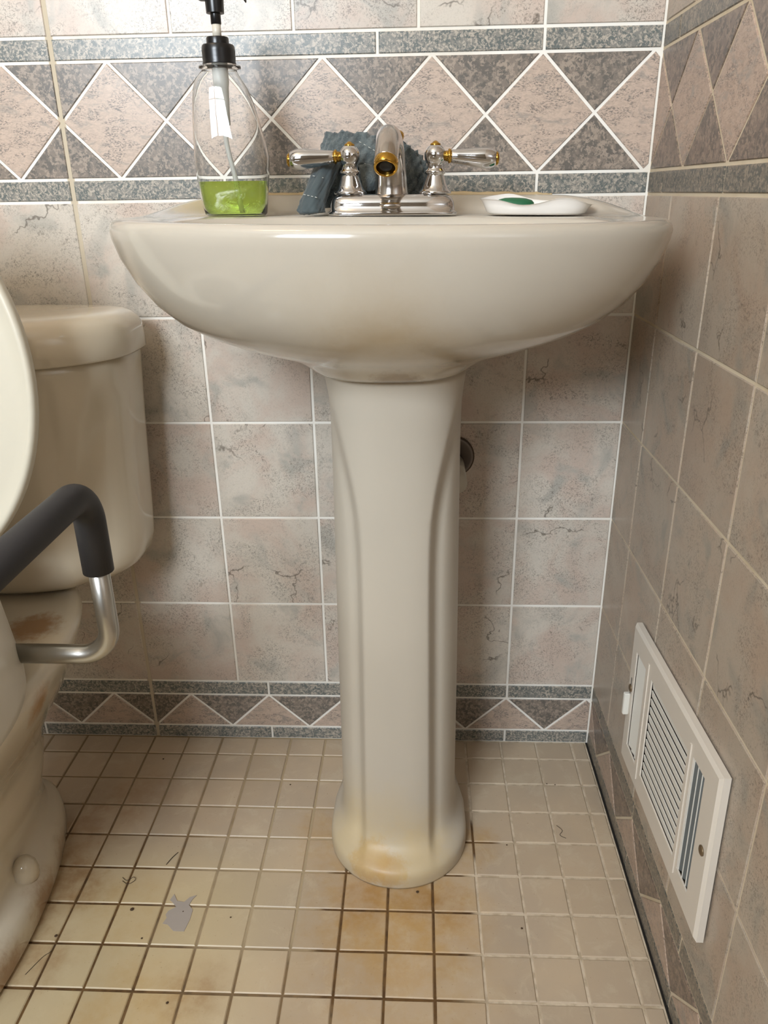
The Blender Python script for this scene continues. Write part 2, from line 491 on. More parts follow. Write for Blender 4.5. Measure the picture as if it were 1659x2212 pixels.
# window frame on the wall behind the camera (seen only in reflections)
V, F = [], []
for q in [(-1.66, -1.60, 1.31, 2.21), (-0.76, -0.70, 1.31, 2.21), (-1.60, -0.76, 2.15, 2.21), (-1.60, -0.76, 1.31, 1.37), (-1.198, -1.162, 1.37, 2.15), (-1.60, -0.76, 1.745, 1.775)]:
    V, F = merge((V, F), box(q[0], q[1], YF+0.001, YF+0.075, q[2], q[3]))
structure('window_1', V, F, WHITEP)

# ------------------------------------------------------------------ tiles
def clip(poly, axis, lim, keep_less):
    out = []
    n = len(poly)
    for i in range(n):
        p, q = poly[i], poly[(i+1) % n]
        ip = (p[axis] <= lim) if keep_less else (p[axis] >= lim)
        iq = (q[axis] <= lim) if keep_less else (q[axis] >= lim)
        if ip: out.append(p)
        if ip != iq:
            t_ = (lim-p[axis])/(q[axis]-p[axis])
            out.append((p[0]+(q[0]-p[0])*t_, p[1]+(q[1]-p[1])*t_))
    return out

def area2(poly):
    return 0.5*sum(poly[i][0]*poly[(i+1) % len(poly)][1]-poly[(i+1) % len(poly)][0]*poly[i][1] for i in range(len(poly)))

def inset(poly, d):
    """offset every edge of a convex polygon inwards by d"""
    if area2(poly) < 0: poly = poly[::-1]
    res = list(poly)
    n = len(poly)
    for i in range(n):
        p, q = poly[i], poly[(i+1) % n]
        ex, ey = q[0]-p[0], q[1]-p[1]; L = math.hypot(ex, ey)
        if L < 1e-7: continue
        nx, ny = -ey/L, ex/L
        c0 = p[0]*nx+p[1]*ny+d
        out = []
        m_ = len(res)
        for j in range(m_):
            a, b = res[j], res[(j+1) % m_]
            da = a[0]*nx+a[1]*ny-c0; db = b[0]*nx+b[1]*ny-c0
            if da >= 0: out.append(a)
            if (da >= 0) != (db >= 0):
                t_ = da/(da-db); out.append((a[0]+(b[0]-a[0])*t_, a[1]+(b[1]-a[1])*t_))
        res = out
        if len(res) < 3: return []
    # drop duplicate points
    o2 = []
    for p in res:
        if not o2 or math.hypot(p[0]-o2[-1][0], p[1]-o2[-1][1]) > 1e-5: o2.append(p)
    if len(o2) > 1 and math.hypot(o2[0][0]-o2[-1][0], o2[0][1]-o2[-1][1]) < 1e-5: o2.pop()
    return o2

def prism(poly, to3, depth=0.004, ch=0.0009):
    top = inset(poly, ch)
    if len(top) != len(poly): top = poly
    lift = random.uniform(-0.0002, 0.0002)
    rings = [[to3(p, -depth) for p in poly], [to3(p, -ch+lift) for p in poly], [to3(p, lift) for p in top]]
    V = [v for r in rings for v in r]; n = len(poly); F = []
    for i in range(2):
        for j in range(n):
            F.append((i*n+j, i*n+(j+1) % n, (i+1)*n+(j+1) % n, (i+1)*n+j))
    F.append(tuple(range(2*n, 3*n)))
    return V, F

def to_back(p, h): return (p[0], -h, p[1])
def to_right(p, h): return (-h, p[0], p[1])
def to_floor(p, h): return (p[0], p[1], h)

def lay(poly, to3, mat, parent, g, name='tile', stuff=None, ch=0.0009):
    poly = inset(poly, g/2)
    if len(poly) < 3 or abs(area2(poly)) < 6e-6: return
    cx = sum(p[0] for p in poly)/len(poly); cy = sum(p[1] for p in poly)/len(poly)
    rel = [(p[0]-cx, p[1]-cy) for p in poly]
    if stuff is not None:
        stuff.append(prism(poly, to3, ch=ch)); return
    V, F = prism(rel, to3, ch=ch)
    mesh_obj(name, V, F, mat, parent, smooth=False, loc=to3((cx, cy), 0.0))

def wall_tiles(parent, to3, cols, far, apex0, pd, joints, seam, mats, near_limit):
    """cols: vertical joint positions (first is the corner, a=0); pieces beyond near_limit are joined"""
    ft, tr, dk, pk = mats
    G = 0.0037
    cuts = [(far, 0.0)] if seam is None else [(far, seam-0.0008), (seam+0.0008, 0.0)]
    rest = {}
    def put(poly, mat, ch=0.0009):
        for lo, hi in cuts:
            q = clip(clip(poly, 0, hi, True), 0, lo, False)
            if len(q) < 3: continue
            ca = sum(p[0] for p in q)/len(q); cz = sum(p[1] for p in q)/len(q)
            if ca < near_limit or cz > 1.25:
                lay(q, to3, mat, parent, G, stuff=rest.setdefault(mat.name, []), ch=ch)
            else:
                lay(q, to3, mat, parent, G, ch=ch)
    rect = lambda a0, a1, z0, z1: [(a0, z0), (a1, z0), (a1, z1), (a0, z1)]
    rows = [(0.1191+0.155*k, 0.1191+0.155*(k+1)) for k in range(5)]
    rows += [(1.0864+0.155*k, min(1.0864+0.155*(k+1), ZC)) for k in range(9)]
    for z0, z1 in rows:
        if z1-z0 < 0.02: continue
        for i in range(len(cols)-1):
            put(rect(cols[i+1], cols[i], z0, z1), ft)
    js = [0.0]+[j for j in joints if j > far]+[far]
    for z0, z1 in [(-0.0018, 0.0247), (0.0912, 0.1191), (0.8942, 0.9221), (1.0593, 1.0864)]:
        for i in range(len(js)-1):
            put(rect(js[i+1], js[i], z0, z1), tr)
    h = pd/2
    z1, z2 = 0.9221, 1.0593; zm = (z1+z2)/2
    k = -1
    while apex0-k*pd > far-pd:
        a = apex0-k*pd
        put([(a, z1), (a+h, zm), (a, z2), (a-h, zm)], pk)
        put([(a, z2), (a-h, zm), (a-pd, z2)], dk)
        put([(a, z1), (a-pd, z1), (a-h, zm)], dk)
        put([(a, 0.0912), (a-h, 0.0247), (a+h, 0.0247)], pk)
        put([(a, 0.0912), (a-pd, 0.0912), (a-h, 0.0247)], dk)
        k += 1
    for mn, parts in rest.items():
        V, F = merge(*parts)
        o = mesh_obj('tile_field', V, F, bpy.data.materials[mn], parent, smooth=False, recalc=False)
        o['kind'] = 'stuff'

cols_b = [0.0]+[-0.1453-0.155*k for k in range(14)]
cols_b = [c for c in cols_b if c > XL]+[XL]
wall_tiles(wall_back, to_back, cols_b, XL, -0.0077, 0.1378, [-0.1447-0.2068*k for k in range(11)], -0.7665, (FT, TRIM, DARK, PINK), -1.10)
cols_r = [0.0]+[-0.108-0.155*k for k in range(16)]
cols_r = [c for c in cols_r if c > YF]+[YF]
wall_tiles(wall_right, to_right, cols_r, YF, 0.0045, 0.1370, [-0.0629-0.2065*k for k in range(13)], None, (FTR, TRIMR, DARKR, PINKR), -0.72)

QX, QY = 0.0619, 0.06137
xs = [-0.0036]+[-0.0288-QX*i for i in range(36)]
xs = [x for x in xs if x > XL]+[XL]
ys = [-0.0010]+[-0.0460-QY*j for j in range(40)]
ys = [y for y in ys if y > YF]+[YF]
GF = 0.0032
floor_rest = []
tile_me = None
for j in range(len(ys)-1):
    for i in range(len(xs)-1):
        x1, x0, y1, y0 = xs[i], xs[i+1], ys[j], ys[j+1]
        poly = inset([(x0, y0), (x1, y0), (x1, y1), (x0, y1)], GF/2)
        if x1 < -1.03 or y1 < -0.60:
            floor_rest.append(prism(poly, to_floor, ch=0.0012)); continue
        cx, cy = (x0+x1)/2, (y0+y1)/2
        full = abs(x1-x0-QX) < 1e-4 and abs(y1-y0-QY) < 1e-4
        if full and tile_me is not None:
            o = bpy.data.objects.new('floor_tile', tile_me); link(o, floor)
        else:
            V, F = prism([(p[0]-cx, p[1]-cy) for p in poly], to_floor, ch=0.0012)
            o = mesh_obj('floor_tile', V, F, FLT, floor, smooth=False)
            if full: tile_me = o.data
        o.location = (cx+random.uniform(-.0003, .0003), cy+random.uniform(-.0003, .0003), random.uniform(-0.0002, 0.0002))
        o.rotation_euler = (random.uniform(-.003, .003), random.uniform(-.003, .003), random.uniform(-.006, .006))
V, F = merge(*floor_rest)
o = mesh_obj('tile_field', V, F, FLT, floor, smooth=False, recalc=False); o['kind'] = 'stuff'

# ------------------------------------------------------------------ pedestal sink
SB = (-0.331, -0.20, 0.0)
sink = empty('pedestal_sink', SB, 'bone-coloured porcelain pedestal sink with a wide oval basin, standing against the tiled wall', 'sink')
def deck(x): return -0.012*(x+0.331)
NB = 160
prof = [  # z, half width, front y, centre y, back y, exponent
    (0.7145, 0.084, -0.300, -0.205, -0.10, 2.6),
    (0.7185, 0.090, -0.306, -0.205, -0.10, 2.6),
    (0.7240, 0.099, -0.313, -0.205, -0.09, 2.5),
    (0.7290, 0.107, -0.320, -0.205, -0.085, 2.4),
    (0.7345, 0.117, -0.330, -0.21, -0.075, 2.3),
    (0.7395, 0.134, -0.342, -0.215, -0.065, 2.2),
    (0.7450, 0.155, -0.355, -0.22, -0.055, 2.15),
    (0.7520, 0.178, -0.370, -0.225, -0.045, 2.1),
    (0.7620, 0.204, -0.387, -0.228, -0.03, 2.1),
    (0.7760, 0.231, -0.404, -0.23, -0.015, 2.1),
    (0.7940, 0.253, -0.418, -0.23, 0.0, 2.1),
    (0.8160, 0.2715, -0.428, -0.23, 0.02, 2.1),
    (0.8400, 0.2850, -0.434, -0.23, 0.04, 2.1),
    (0.8580, 0.2908, -0.437, -0.23, 0.05, 2.1),
    (0.8660, 0.2920, -0.4375, -0.23, 0.05, 2.1)]
CXB = -0.331
rings = []
for z, a, yf, yc, yb, n in prof:
    r = sring(CXB, yc, a, yc-yf, z, n, NB, b2=yb-yc)
    w = sstep(0.74, 0.86, z)
    for p in r:
        p.y = min(p.y, -0.0015)
        p.z += w*(deck(p.x)+0.020*sstep(-0.20, -0.03, p.y)*sstep(0.80, 0.866, z))
    rings.append(r)
outer = sring(CXB, -0.23, 0.2920, 0.2075, 0.866, 2.1, NB, b2=0.28)
for d, z, lip in [(0.0010, 0.8705, 1), (0.0035, 0.8742, 1), (0.0075, 0.8762, 1), (0.0130, 0.8766, 1), (0.0190, 0.8762, 0.95), (0.0270, 0.8756, 0.6), (0.0360, 0.8752, 0.2), (0.046, 0.8750, 0.0)]:
    r = []
    for p in outer:
        q = Vector((p.x, min(p.y, -0.0015), 0))
        c = Vector((CXB, -0.21, 0)); v_ = q-c
        q = c+v_*(1-d/max(v_.length, 0.05))
        q.z = z+deck(q.x)+lip*0.021*sstep(-0.20, -0.03, min(p.y, -0.0015))
        r.append(q)
    rings.append(r)
for sc_, z in [(1.0, 0.8748), (0.975, 0.8725), (0.95, 0.865), (0.90, 0.845), (0.78, 0.812), (0.6, 0.79), (0.35, 0.778), (0.11, 0.774)]:
    r = sring(CXB, -0.278, 0.226*sc_, 0.122*sc_, z, 2.25, NB)
    for p in r: p.z += deck(p.x)*sstep(0.8, 0.87, z)
    rings.append(r)
V, F = loft(rings)
basin = reloc(mesh_obj('basin', V, F, SINK, sink), SB)
V, F = lathe([(0.019, 0.7742), (0.0185, 0.7757), (0.016, 0.7762), (0.004, 0.7752)], (CXB, -0.278, 0), 24)
reloc(mesh_obj('drain', V, F, CHROME_D, sink), SB)
# caulk along the back rim
pts = [(-0.505, -0.0058, 0.8985), (-0.45, -0.0058, 0.8992), (-0.38, -0.0058, 0.8988), (-0.31, -0.0058, 0.8978), (-0.25, -0.0058, 0.8972), (-0.19, -0.0058, 0.8960), (-0.145, -0.0058, 0.8948), (-0.125, -0.0058, 0.8930)]
path = smooth_path(pts, 6)
V, F = tube(path, [0.0034+0.0009*math.sin(i*1.7)*math.cos(i*0.6) for i in range(len(path))], 8)
reloc(mesh_obj('caulk_bead', V, F, CAULK, sink), SB)

# pedestal
PCX = -0.3265
NP = 129
def ped_contour(z):
    W = ctable([(0.0, 0.0842), (0.1, 0.0838), (0.3, 0.0826), (0.5, 0.0806), (0.62, 0.0796), (0.67, 0.0806), (0.70, 0.0835), (0.725, 0.087)], z)
    P_ = ctable([(0.0, 0.0465), (0.05, 0.0462), (0.29, 0.0440), (0.50, 0.0425), (0.54, 0.0450), (0.578, 0.050), (0.635, 0.0625), (0.68, 0.0745), (0.71, 0.084), (0.725, 0.090)], z)
    D = ctable([(0.0, 0.082), (0.3, 0.078), (0.6, 0.078), (0.68, 0.083), (0.725, 0.095)], z)
    e = ctable([(0.0, 0.013), (0.55, 0.013), (0.66, 0.012), (0.70, 0.008), (0.725, 0.004)], z)
    yc = -0.185
    out = []
    for k in range(NP):
        t_ = -PI/2+PI*k/(NP-1)
        x = W*sgnpow(math.sin(t_), 2/2.5); y = yc-D*abs(math.cos(t_))**(2/2.5)
        m_ = 1-sstep(P_-0.003, P_+0.007, abs(x))
        y -= e*m_
        # a faint round groove just outside the raised panel
        gq = (abs(x)-P_-0.010)/0.006
        y += 0.0022*math.exp(-gq*gq)*(1 if z < 0.69 else 0)
        out.append(Vector((PCX+x, y, z)))
    yb = -0.105
    out.append(Vector((PCX+W, (yc+yb)/2, z))); out.append(Vector((PCX+W*0.97, yb, z)))
    out.append(Vector((PCX, yb, z)))
    out.append(Vector((PCX-W*0.97, yb, z))); out.append(Vector((PCX-W, (yc+yb)/2, z)))
    return out
def foot_contour(z):
    W, yc, D = 0.1015, -0.214, 0.1045
    out = []
    for k in range(NP):
        t_ = -PI/2+PI*k/(NP-1)
        out.append(Vector((PCX+W*sgnpow(math.sin(t_), 0.97), yc-D*abs(math.cos(t_))**0.97, z)))
    yb = -0.125
    out.append(Vector((PCX+W*0.99, (yc+yb)/2, z))); out.append(Vector((PCX+W*0.9, yb, z)))
    out.append(Vector((PCX, yb, z)))
    out.append(Vector((PCX-W*0.9, yb, z))); out.append(Vector((PCX-W*0.99, (yc+yb)/2, z)))
    return out
rings = []
zs = [0.0008, 0.004, 0.014, 0.020, 0.0245, 0.0280, 0.0315, 0.0355, 0.040, 0.046, 0.053, 0.062, 0.074, 0.10]
bl = [0.985, 1.0, 1.0, 0.985, 0.94, 0.85, 0.70, 0.50, 0.31, 0.16, 0.07, 0.02, 0.0, 0.0]
for z, b in zip(zs, bl):
    A = ped_contour(z); B = foot_contour(z)
    rings.append([A[i].lerp(B[i], b) for i in range(len(A))])
z = 0.13
while z < 0.5:
    rings.append(ped_contour(z)); z += 0.037
while z < 0.7255:
    rings.append(ped_contour(z)); z += 0.0105
V, F = loft(rings)
pedestal = reloc(mesh_obj('pedestal', V, F, PED, sink), SB)

# ------------------------------------------------------------------ drain flange on the wall behind the pedestal
EB = (-0.2468, 0.0, 0.5319)
esc = empty('drain_escutcheon', EB, 'grey round drain pipe flange on the wall, half hidden behind the pedestal', 'pipe flange')
V, F = lathe([(0.0308, -0.001), (0.0308, -0.004), (0.0285, -0.006), (0.0265, -0.0045), (0.012, -0.0035), (0.012, -0.0005)], (0, 0, 0), 48, 'Y')
mesh_obj('flange', V, F, plain('dull_grey_metal', (122, 112, 104), 0.5, 0.3), esc)
V, F = lathe([(0.0308, -0.0005), (0.0325, -0.0010), (0.0325, -0.0030), (0.0312, -0.0042), (0.0306, -0.0030)], (0, 0, 0), 48, 'Y')
mesh_obj('rim', V, F, plain('dark_rim', (74, 58, 40), 0.5, 0.4), esc)
V, F = lathe([(0.0165, -0.002), (0.0165, -0.085)], (0.001, 0, -0.012), 28, 'Y')
mesh_obj('pipe', V, F, plain('pale_pipe', (196, 190, 176), 0.4), esc)

# ------------------------------------------------------------------ faucet
FB = (-0.3305, -0.125, 0.8758)
fau = empty('faucet', FB, 'chrome and brass two-handle centreset faucet on the back deck of the sink', 'faucet')
fau.rotation_euler = (0, 0.008, 0)
rings = []
for z, i in [(0.0002, 0.0), (0.0030, 0.0), (0.0042, 0.0008), (0.0050, 0.0026), (0.0120, 0.0034), (0.0165, 0.0048), (0.0200, 0.0072), (0.0222, 0.0102), (0.0232, 0.0140)]:
    rings.append(sring(0, 0, 0.0763-i, 0.0285-i, z, 4.2, 72))
V, F = loft(rings)
base = mesh_obj('base_plate', V, F, CHROME, fau)
# worn maker's badge on the front of the plate: a small raised oval with unreadable ridges
V, F = lathe([(0.0105, 0.0), (0.0105, 0.0006), (0.0088, 0.0012), (0.001, 0.0012)], (0, 0, 0), 24)
V = [(x, -0.0252-z_, 0.0105+y*0.26) for x, y, z_ in V]
bdg = mesh_obj('badge', V, F, CHROME_D, base)
def handle(side):
    hx = side*0.0497
    V, F = lathe([(0.0192, 0.0232), (0.0195, 0.0250), (0.0180, 0.0268), (0.0160, 0.0285), (0.0142, 0.0325), (0.0122, 0.0380), (0.0105, 0.0425), (0.0100, 0.0440), (0.0118, 0.0450), (0.0122, 0.0465), (0.0116, 0.0482), (0.0098, 0.0492), (0.0092, 0.0515)]
                 + [(0.0126*math.cos(a), 0.0640+0.0126*math.sin(a)) for a in [math.radians(d) for d in range(-45, 66, 10)]], (hx, 0, 0), 40)
    h = mesh_obj('handle', V, F, CHROME, fau)
    V, F = lathe([(0.0058, 0.0745), (0.0062, 0.0752), (0.0058, 0.0765), (0.0040, 0.0775), (0.0030, 0.0785), (0.0012, 0.0796), (0.0, 0.0798)], (hx, 0, 0), 24)
    mesh_obj('finial', V, F, BRASS, h)['label'] = 'brass cap of the handle'
    V, F = lathe([(0.0050, 0.0112), (0.0058, 0.0125), (0.0058, 0.0145), (0.0076, 0.0150), (0.0080, 0.0162), (0.0074, 0.0178), (0.0068, 0.0184)], (0, 0, 0), 28, 'X')
    V = [(hx+side*x, y, 0.0635+z) for x, y, z in V]
    mesh_obj('collar', V, F, BRASS, h)['label'] = 'brass collar of the lever'
    V, F = lathe([(0.0066, 0.0182), (0.0072, 0.0200), (0.0078, 0.0270), (0.0088, 0.0360), (0.0102, 0.0450), (0.0112, 0.0530), (0.0114, 0.0590), (0.0108, 0.0640), (0.0094, 0.0680), (0.0072, 0.0705)], (0, 0, 0), 32, 'X')
    V = [(hx+side*x, y, 0.0632+z-(x-0.018)*0.05) for x, y, z in V]
    mesh_obj('lever', V, F, CHROME, h)
    V, F = lathe([(0.0074, 0.0702), (0.0076, 0.0712), (0.0062, 0.0728), (0.0034, 0.0738), (0.0, 0.0741)], (0, 0, 0), 28, 'X')
    V = [(hx+side*x, y, 0.0632+z-(x-0.018)*0.05) for x, y, z in V]
    mesh_obj('end_cap', V, F, BRASS, h)['label'] = 'brass end button of the lever'
handle(-1); handle(1)
# spout
path = smooth_path([(-0.001, 0.004, 0.0225), (-0.001, 0.003, 0.036), (-0.0015, -0.002, 0.056), (-0.002, -0.014, 0.0725), (-0.0025, -0.034, 0.0800), (-0.003, -0.056, 0.0765), (-0.0035, -0.072, 0.0660), (-0.004, -0.0815, 0.0560)], 6)
nn = len(path)
rad = [ctable([(0, 0.0200), (0.12, 0.0185), (0.3, 0.0166), (0.5, 0.0148), (0.75, 0.0132), (1, 0.0126)], i/(nn-1)) for i in range(nn)]
V, F = tube(path, rad, 36)
sp = mesh_obj('spout', V, F, CHROME_D, fau)
e1 = path[-1]; td = (path[-1]-path[-2]).normalized()
def seg(a, b): return e1+td*a, e1+td*b
QT = Vector((0, 0, 1)).rotation_difference(td)
def on_tip(V): return [e1 + (QT @ Vector(v)) for v in V]
V, F = lathe([(0.0110, -0.002), (0.0124, -0.0005), (0.0130, 0.0004), (0.0132, 0.0012), (0.0130, 0.0086), (0.0124, 0.0098), (0.0116, 0.0102), (0.0104, 0.0100), (0.0100, 0.0090), (0.0099, 0.0030)], (0, 0, 0), 40)
mesh_obj('aerator', on_tip(V), F, BRASS, sp)['label'] = 'brass aerator ring at the tip of the spout'
V, F = lathe([(0.0098, 0.0046), (0.0098, 0.0056), (0.0072, 0.0060), (0.0070, 0.0072), (0.0062, 0.0074), (0.0058, 0.0062), (0.001, 0.0062)], (0, 0, 0), 32)
mesh_obj('screen', on_tip(V), F, plain('dark_screen', (24, 20, 15), 0.6, 0.0), sp)
V, F = lathe([(0.0032, 0.022), (0.0032, 0.074), (0.0062, 0.0760), (0.0075, 0.0790), (0.0090, 0.0830), (0.0098, 0.0860), (0.0092, 0.0890), (0.0072, 0.0912), (0.0035, 0.0925), (0.0, 0.0928)], (0.0035, 0.0215, 0), 28)
mesh_obj('lift_rod', V, F, BRASS, fau)['label'] = 'brass pop-up lift rod knob behind the spout'

# ------------------------------------------------------------------ rag draped behind the faucet
CB = (-0.37, -0.07, 0.8760)
def wav(x, y): return 0.5*math.sin(37*x+11*y+0.7)+0.3*math.sin(83*x-29*y+2.1)+0.2*math.sin(151*x+67*y)
def cloth_sheet(rows, thick, amp, nu=26, nv=22, k=1.0):
    """rows: list of poly-lines (bottom to top) of equal length; surface through them, folded and thickened"""
    def at(u, v):
        L = [ [ctable([(i/(len(r)-1), r[i][c]) for i in range(len(r))], u) for c in range(3)] for r in rows]
        return Vector([ctable([(i/(len(L)-1), L[i][c]) for i in range(len(L))], v) for c in range(3)])
    G = [[at(i/nu, j/nv) for i in range(nu+1)] for j in range(nv+1)]
    N_ = [[None]*(nu+1) for _ in range(nv+1)]
    for j in range(nv+1):
        for i in range(nu+1):
            a = G[j][min(i+1, nu)]-G[j][max(i-1, 0)]; b = G[min(j+1, nv)][i]-G[max(j-1, 0)][i]
            n_ = a.cross(b)
            N_[j][i] = n_.normalized() if n_.length > 1e-9 else Vector((0, -1, 0))
    fr = []; bk = []
    for j in range(nv+1):
        for i in range(nu+1):
            w = amp*wav(k*4*i/nu/6, k*4*j/nv/6)
            fr.append(G[j][i]+N_[j][i]*(w+thick/2)); bk.append(G[j][i]+N_[j][i]*(w-thick/2))
    V = fr+bk; F = []; o_ = len(fr); s_ = nu+1
    for j in range(nv):
        for i in range(nu):
            a = j*s_+i
            F.append((a, a+1, a+1+s_, a+s_)); F.append((o_+a, o_+a+s_, o_+a+1+s_, o_+a+1))
    for i in range(nu):
        F.append((i, o_+i, o_+i+1, i+1)); a = nv*s_+i; F.append((a, a+1, o_+a+1, o_+a))
    for j in range(nv):
        a = j*s_; F.append((a, a+s_, o_+a+s_, o_+a)); a = j*s_+nu; F.append((a, o_+a, o_+a+s_, a+s_))
    return V, F
D0 = 0.8762
main = cloth_sheet([
    [(-0.436, -0.080, D0+0.008), (-0.395, -0.082, D0+0.008), (-0.345, -0.075, D0+0.008), (-0.310, -0.072, D0+0.008), (-0.285, -0.070, D0+0.008)],
    [(-0.432, -0.072, D0+0.034), (-0.390, -0.082, D0+0.034), (-0.345, -0.072, D0+0.034), (-0.308, -0.067, D0+0.034), (-0.284, -0.060, D0+0.028)],
    [(-0.423, -0.064, D0+0.064), (-0.388, -0.078, D0+0.066), (-0.345, -0.068, D0+0.066), (-0.308, -0.062, D0+0.062), (-0.288, -0.058, D0+0.044)],
    [(-0.415, -0.058, D0+0.092), (-0.386, -0.066, D0+0.092), (-0.352, -0.060, D0+0.088), (-0.316, -0.055, D0+0.076), (-0.294, -0.052, D0+0.055)]], 0.007, 0.0054, 48, 40, 1.55)
backp = cloth_sheet([
    [(-0.415, -0.054, D0+0.092), (-0.386, -0.058, D0+0.092), (-0.352, -0.054, D0+0.088), (-0.318, -0.050, D0+0.076), (-0.297, -0.047, D0+0.055)],
    [(-0.418, -0.046, D0+0.055), (-0.386, -0.048, D0+0.055), (-0.350, -0.046, D0+0.055), (-0.314, -0.045, D0+0.045), (-0.292, -0.045, D0+0.035)],
    [(-0.425, -0.050, D0+0.010), (-0.390, -0.050, D0+0.010), (-0.350, -0.050, D0+0.010), (-0.314, -0.050, D0+0.010), (-0.292, -0.050, D0+0.010)]], 0.006, 0.002)
flap = cloth_sheet([
    [(-0.4390, -0.148, D0+0.0037), (-0.430, -0.157, D0+0.0034), (-0.4165, -0.152, D0+0.0036), (-0.4115, -0.138, D0+0.0036)],
    [(-0.4365, -0.138, D0+0.014), (-0.428, -0.151, D0+0.014), (-0.4155, -0.145, D0+0.016), (-0.4105, -0.130, D0+0.018)],
    [(-0.4290, -0.116, D0+0.036), (-0.418, -0.132, D0+0.038), (-0.4080, -0.121, D0+0.040), (-0.4030, -0.106, D0+0.040)],
    [(-0.4200, -0.086, D0+0.060), (-0.408, -0.096, D0+0.063), (-0.4000, -0.090, D0+0.062), (-0.3930, -0.080, D0+0.060)]], 0.006, 0.0016, 24, 26, 0.9)
fold = cloth_sheet([
    [(-0.366, -0.088, D0+0.027), (-0.3590, -0.0935, D0+0.027), (-0.3530, -0.090, D0+0.028)],
    [(-0.367, -0.088, D0+0.040), (-0.3570, -0.0970, D0+0.038), (-0.3520, -0.090, D0+0.040)],
    [(-0.372, -0.084, D0+0.056), (-0.3640, -0.0920, D0+0.056), (-0.3570, -0.086, D0+0.055)]], 0.005, 0.001, 12, 12, 0.6)
rag = empty('wash_cloth', CB, 'crumpled dark teal wash cloth stuffed behind the faucet', 'cloth')
V, F = merge(main, backp, fold)
reloc(mesh_obj('cloth_body', V, F, CLOTH, rag), CB)
V, F = flap
reloc(mesh_obj('hanging_corner', V, F, CLOTHH, rag), CB)
# stitching: short pale dashes
def dashes(p0, p1, n):
    out = []
    a, b = Vector(p0), Vector(p1)
    for i in range(n):
        s = a.lerp(b, (i+0.15)/n); e = a.lerp(b, (i+0.7)/n)
        out.append(tube([s, s.lerp(e, .5)+Vector((0, -0.0004, 0)), e], 0.00045, 6))
    return merge(*out)
V, F = merge(dashes((-0.372, -0.0830, D0+0.082), (-0.350, -0.0800, D0+0.070), 4), dashes((-0.366, -0.0860, D0+0.058), (-0.348, -0.0830, D0+0.048), 3),
             dashes((-0.4330, -0.1480, D0+0.024), (-0.4150, -0.1530, D0+0.020), 4), dashes((-0.4240, -0.1290, D0+0.044), (-0.4090, -0.1310, D0+0.041), 3))
st = reloc(mesh_obj('stitching', V, F, THREAD, rag), CB); st['kind'] = 'stuff'

# ------------------------------------------------------------------ soap dispenser bottle
BB = (-0.5145, -0.140, 0.8782)
bot = empty('soap_dispenser', BB, 'clear plastic pump bottle with a little green liquid soap, on the left of the sink', 'soap bottle')
dz0 = BB[2]-0.8765
def bring(z, xl, xr, hd, n=3.0):
    return sring((xl+xr)/2-BB[0], 0, (xr-xl)/2, hd, z-0.8765, n, 64)
btab = [(0.8767, -0.5475, -0.4800, 0.0215, 3.2), (0.8785, -0.5495, -0.4785, 0.0235, 3.2), (0.890, -0.5520, -0.4770, 0.0250, 3.2), (0.914, -0.5550, -0.4740, 0.0268, 3.1), (0.930, -0.5560, -0.4722, 0.0272, 3.0), (0.940, -0.5565, -0.4718, 0.0272, 2.9),
        (0.950, -0.5558, -0.4735, 0.0268, 2.8), (0.975, -0.5548, -0.4800, 0.0252, 2.7), (0.995, -0.5530, -0.4855, 0.0235, 2.6), (1.008, -0.5512, -0.4905, 0.0218, 2.5), (1.016, -0.5485, -0.4955, 0.0200, 2.3), (1.0215, -0.5440, -0.4990, 0.0184, 2.1), (1.0262, -0.5385, -0.5010, 0.0170, 2.0),
        (1.0275, -0.5375, -0.5020, 0.0165, 2.0), (1.0282, -0.5425, -0.4965, 0.0215, 2.0), (1.0302, -0.5425, -0.4965, 0.0215, 2.0), (1.0312, -0.5370, -0.5020, 0.0165, 2.0), (1.0400, -0.5370, -0.5020, 0.0165, 2.0)]
out_ = [bring(*q) for q in btab]
T = 0.0011
inn_ = [bring(max(q[0], 0.8782), q[1]+T, q[2]-T, q[3]-T, q[4]) for q in btab if q[0] > 0.878 and not (1.0280 < q[0] < 1.0305)]
V, F = merge(loft(out_, True, False), loft(inn_, True, False))
no = len(out_)*64
F = list(F)
for j in range(64):
    a = (len(out_)-1)*64+j; b = (len(out_)-1)*64+(j+1) % 64
    c = no+(len(inn_)-1)*64+j; d = no+(len(inn_)-1)*64+(j+1) % 64
    F.append((a, b, d, c))
mesh_obj('bottle_body', V, F, CLEAR, bot)
lt = [q for q in btab if 0.878 < q[0] < 0.914]+[(0.9135, -0.5550, -0.4740, 0.0268, 3.1)]
T2 = 0.0013
V, F = loft([bring(max(q[0], 0.8786), q[1]+T2, q[2]-T2, q[3]-T2, q[4]) for q in lt])
mesh_obj('liquid_soap', V, F, LIQ, bot)['label'] = 'bright green liquid soap in the bottle'
tx = -0.5195-BB[0]
zb = lambda z: z-0.8765
V, F = merge(lathe([(0.0088, zb(1.034)), (0.0088, zb(1.014)), (0.0080, zb(1.010)), (0.0072, zb(0.992)), (0.0066, zb(0.972)), (0.0030, zb(0.971))], (tx, 0, 0), 24),
             tube(smooth_path([(tx, 0, zb(0.972)), (tx+0.001, 0, zb(0.950)), (tx+0.008, 0.002, zb(0.912)), (tx+0.013, 0.003, zb(0.882))], 6), 0.0029, 12))
mesh_obj('dip_tube', V, F, DIPT, bot)
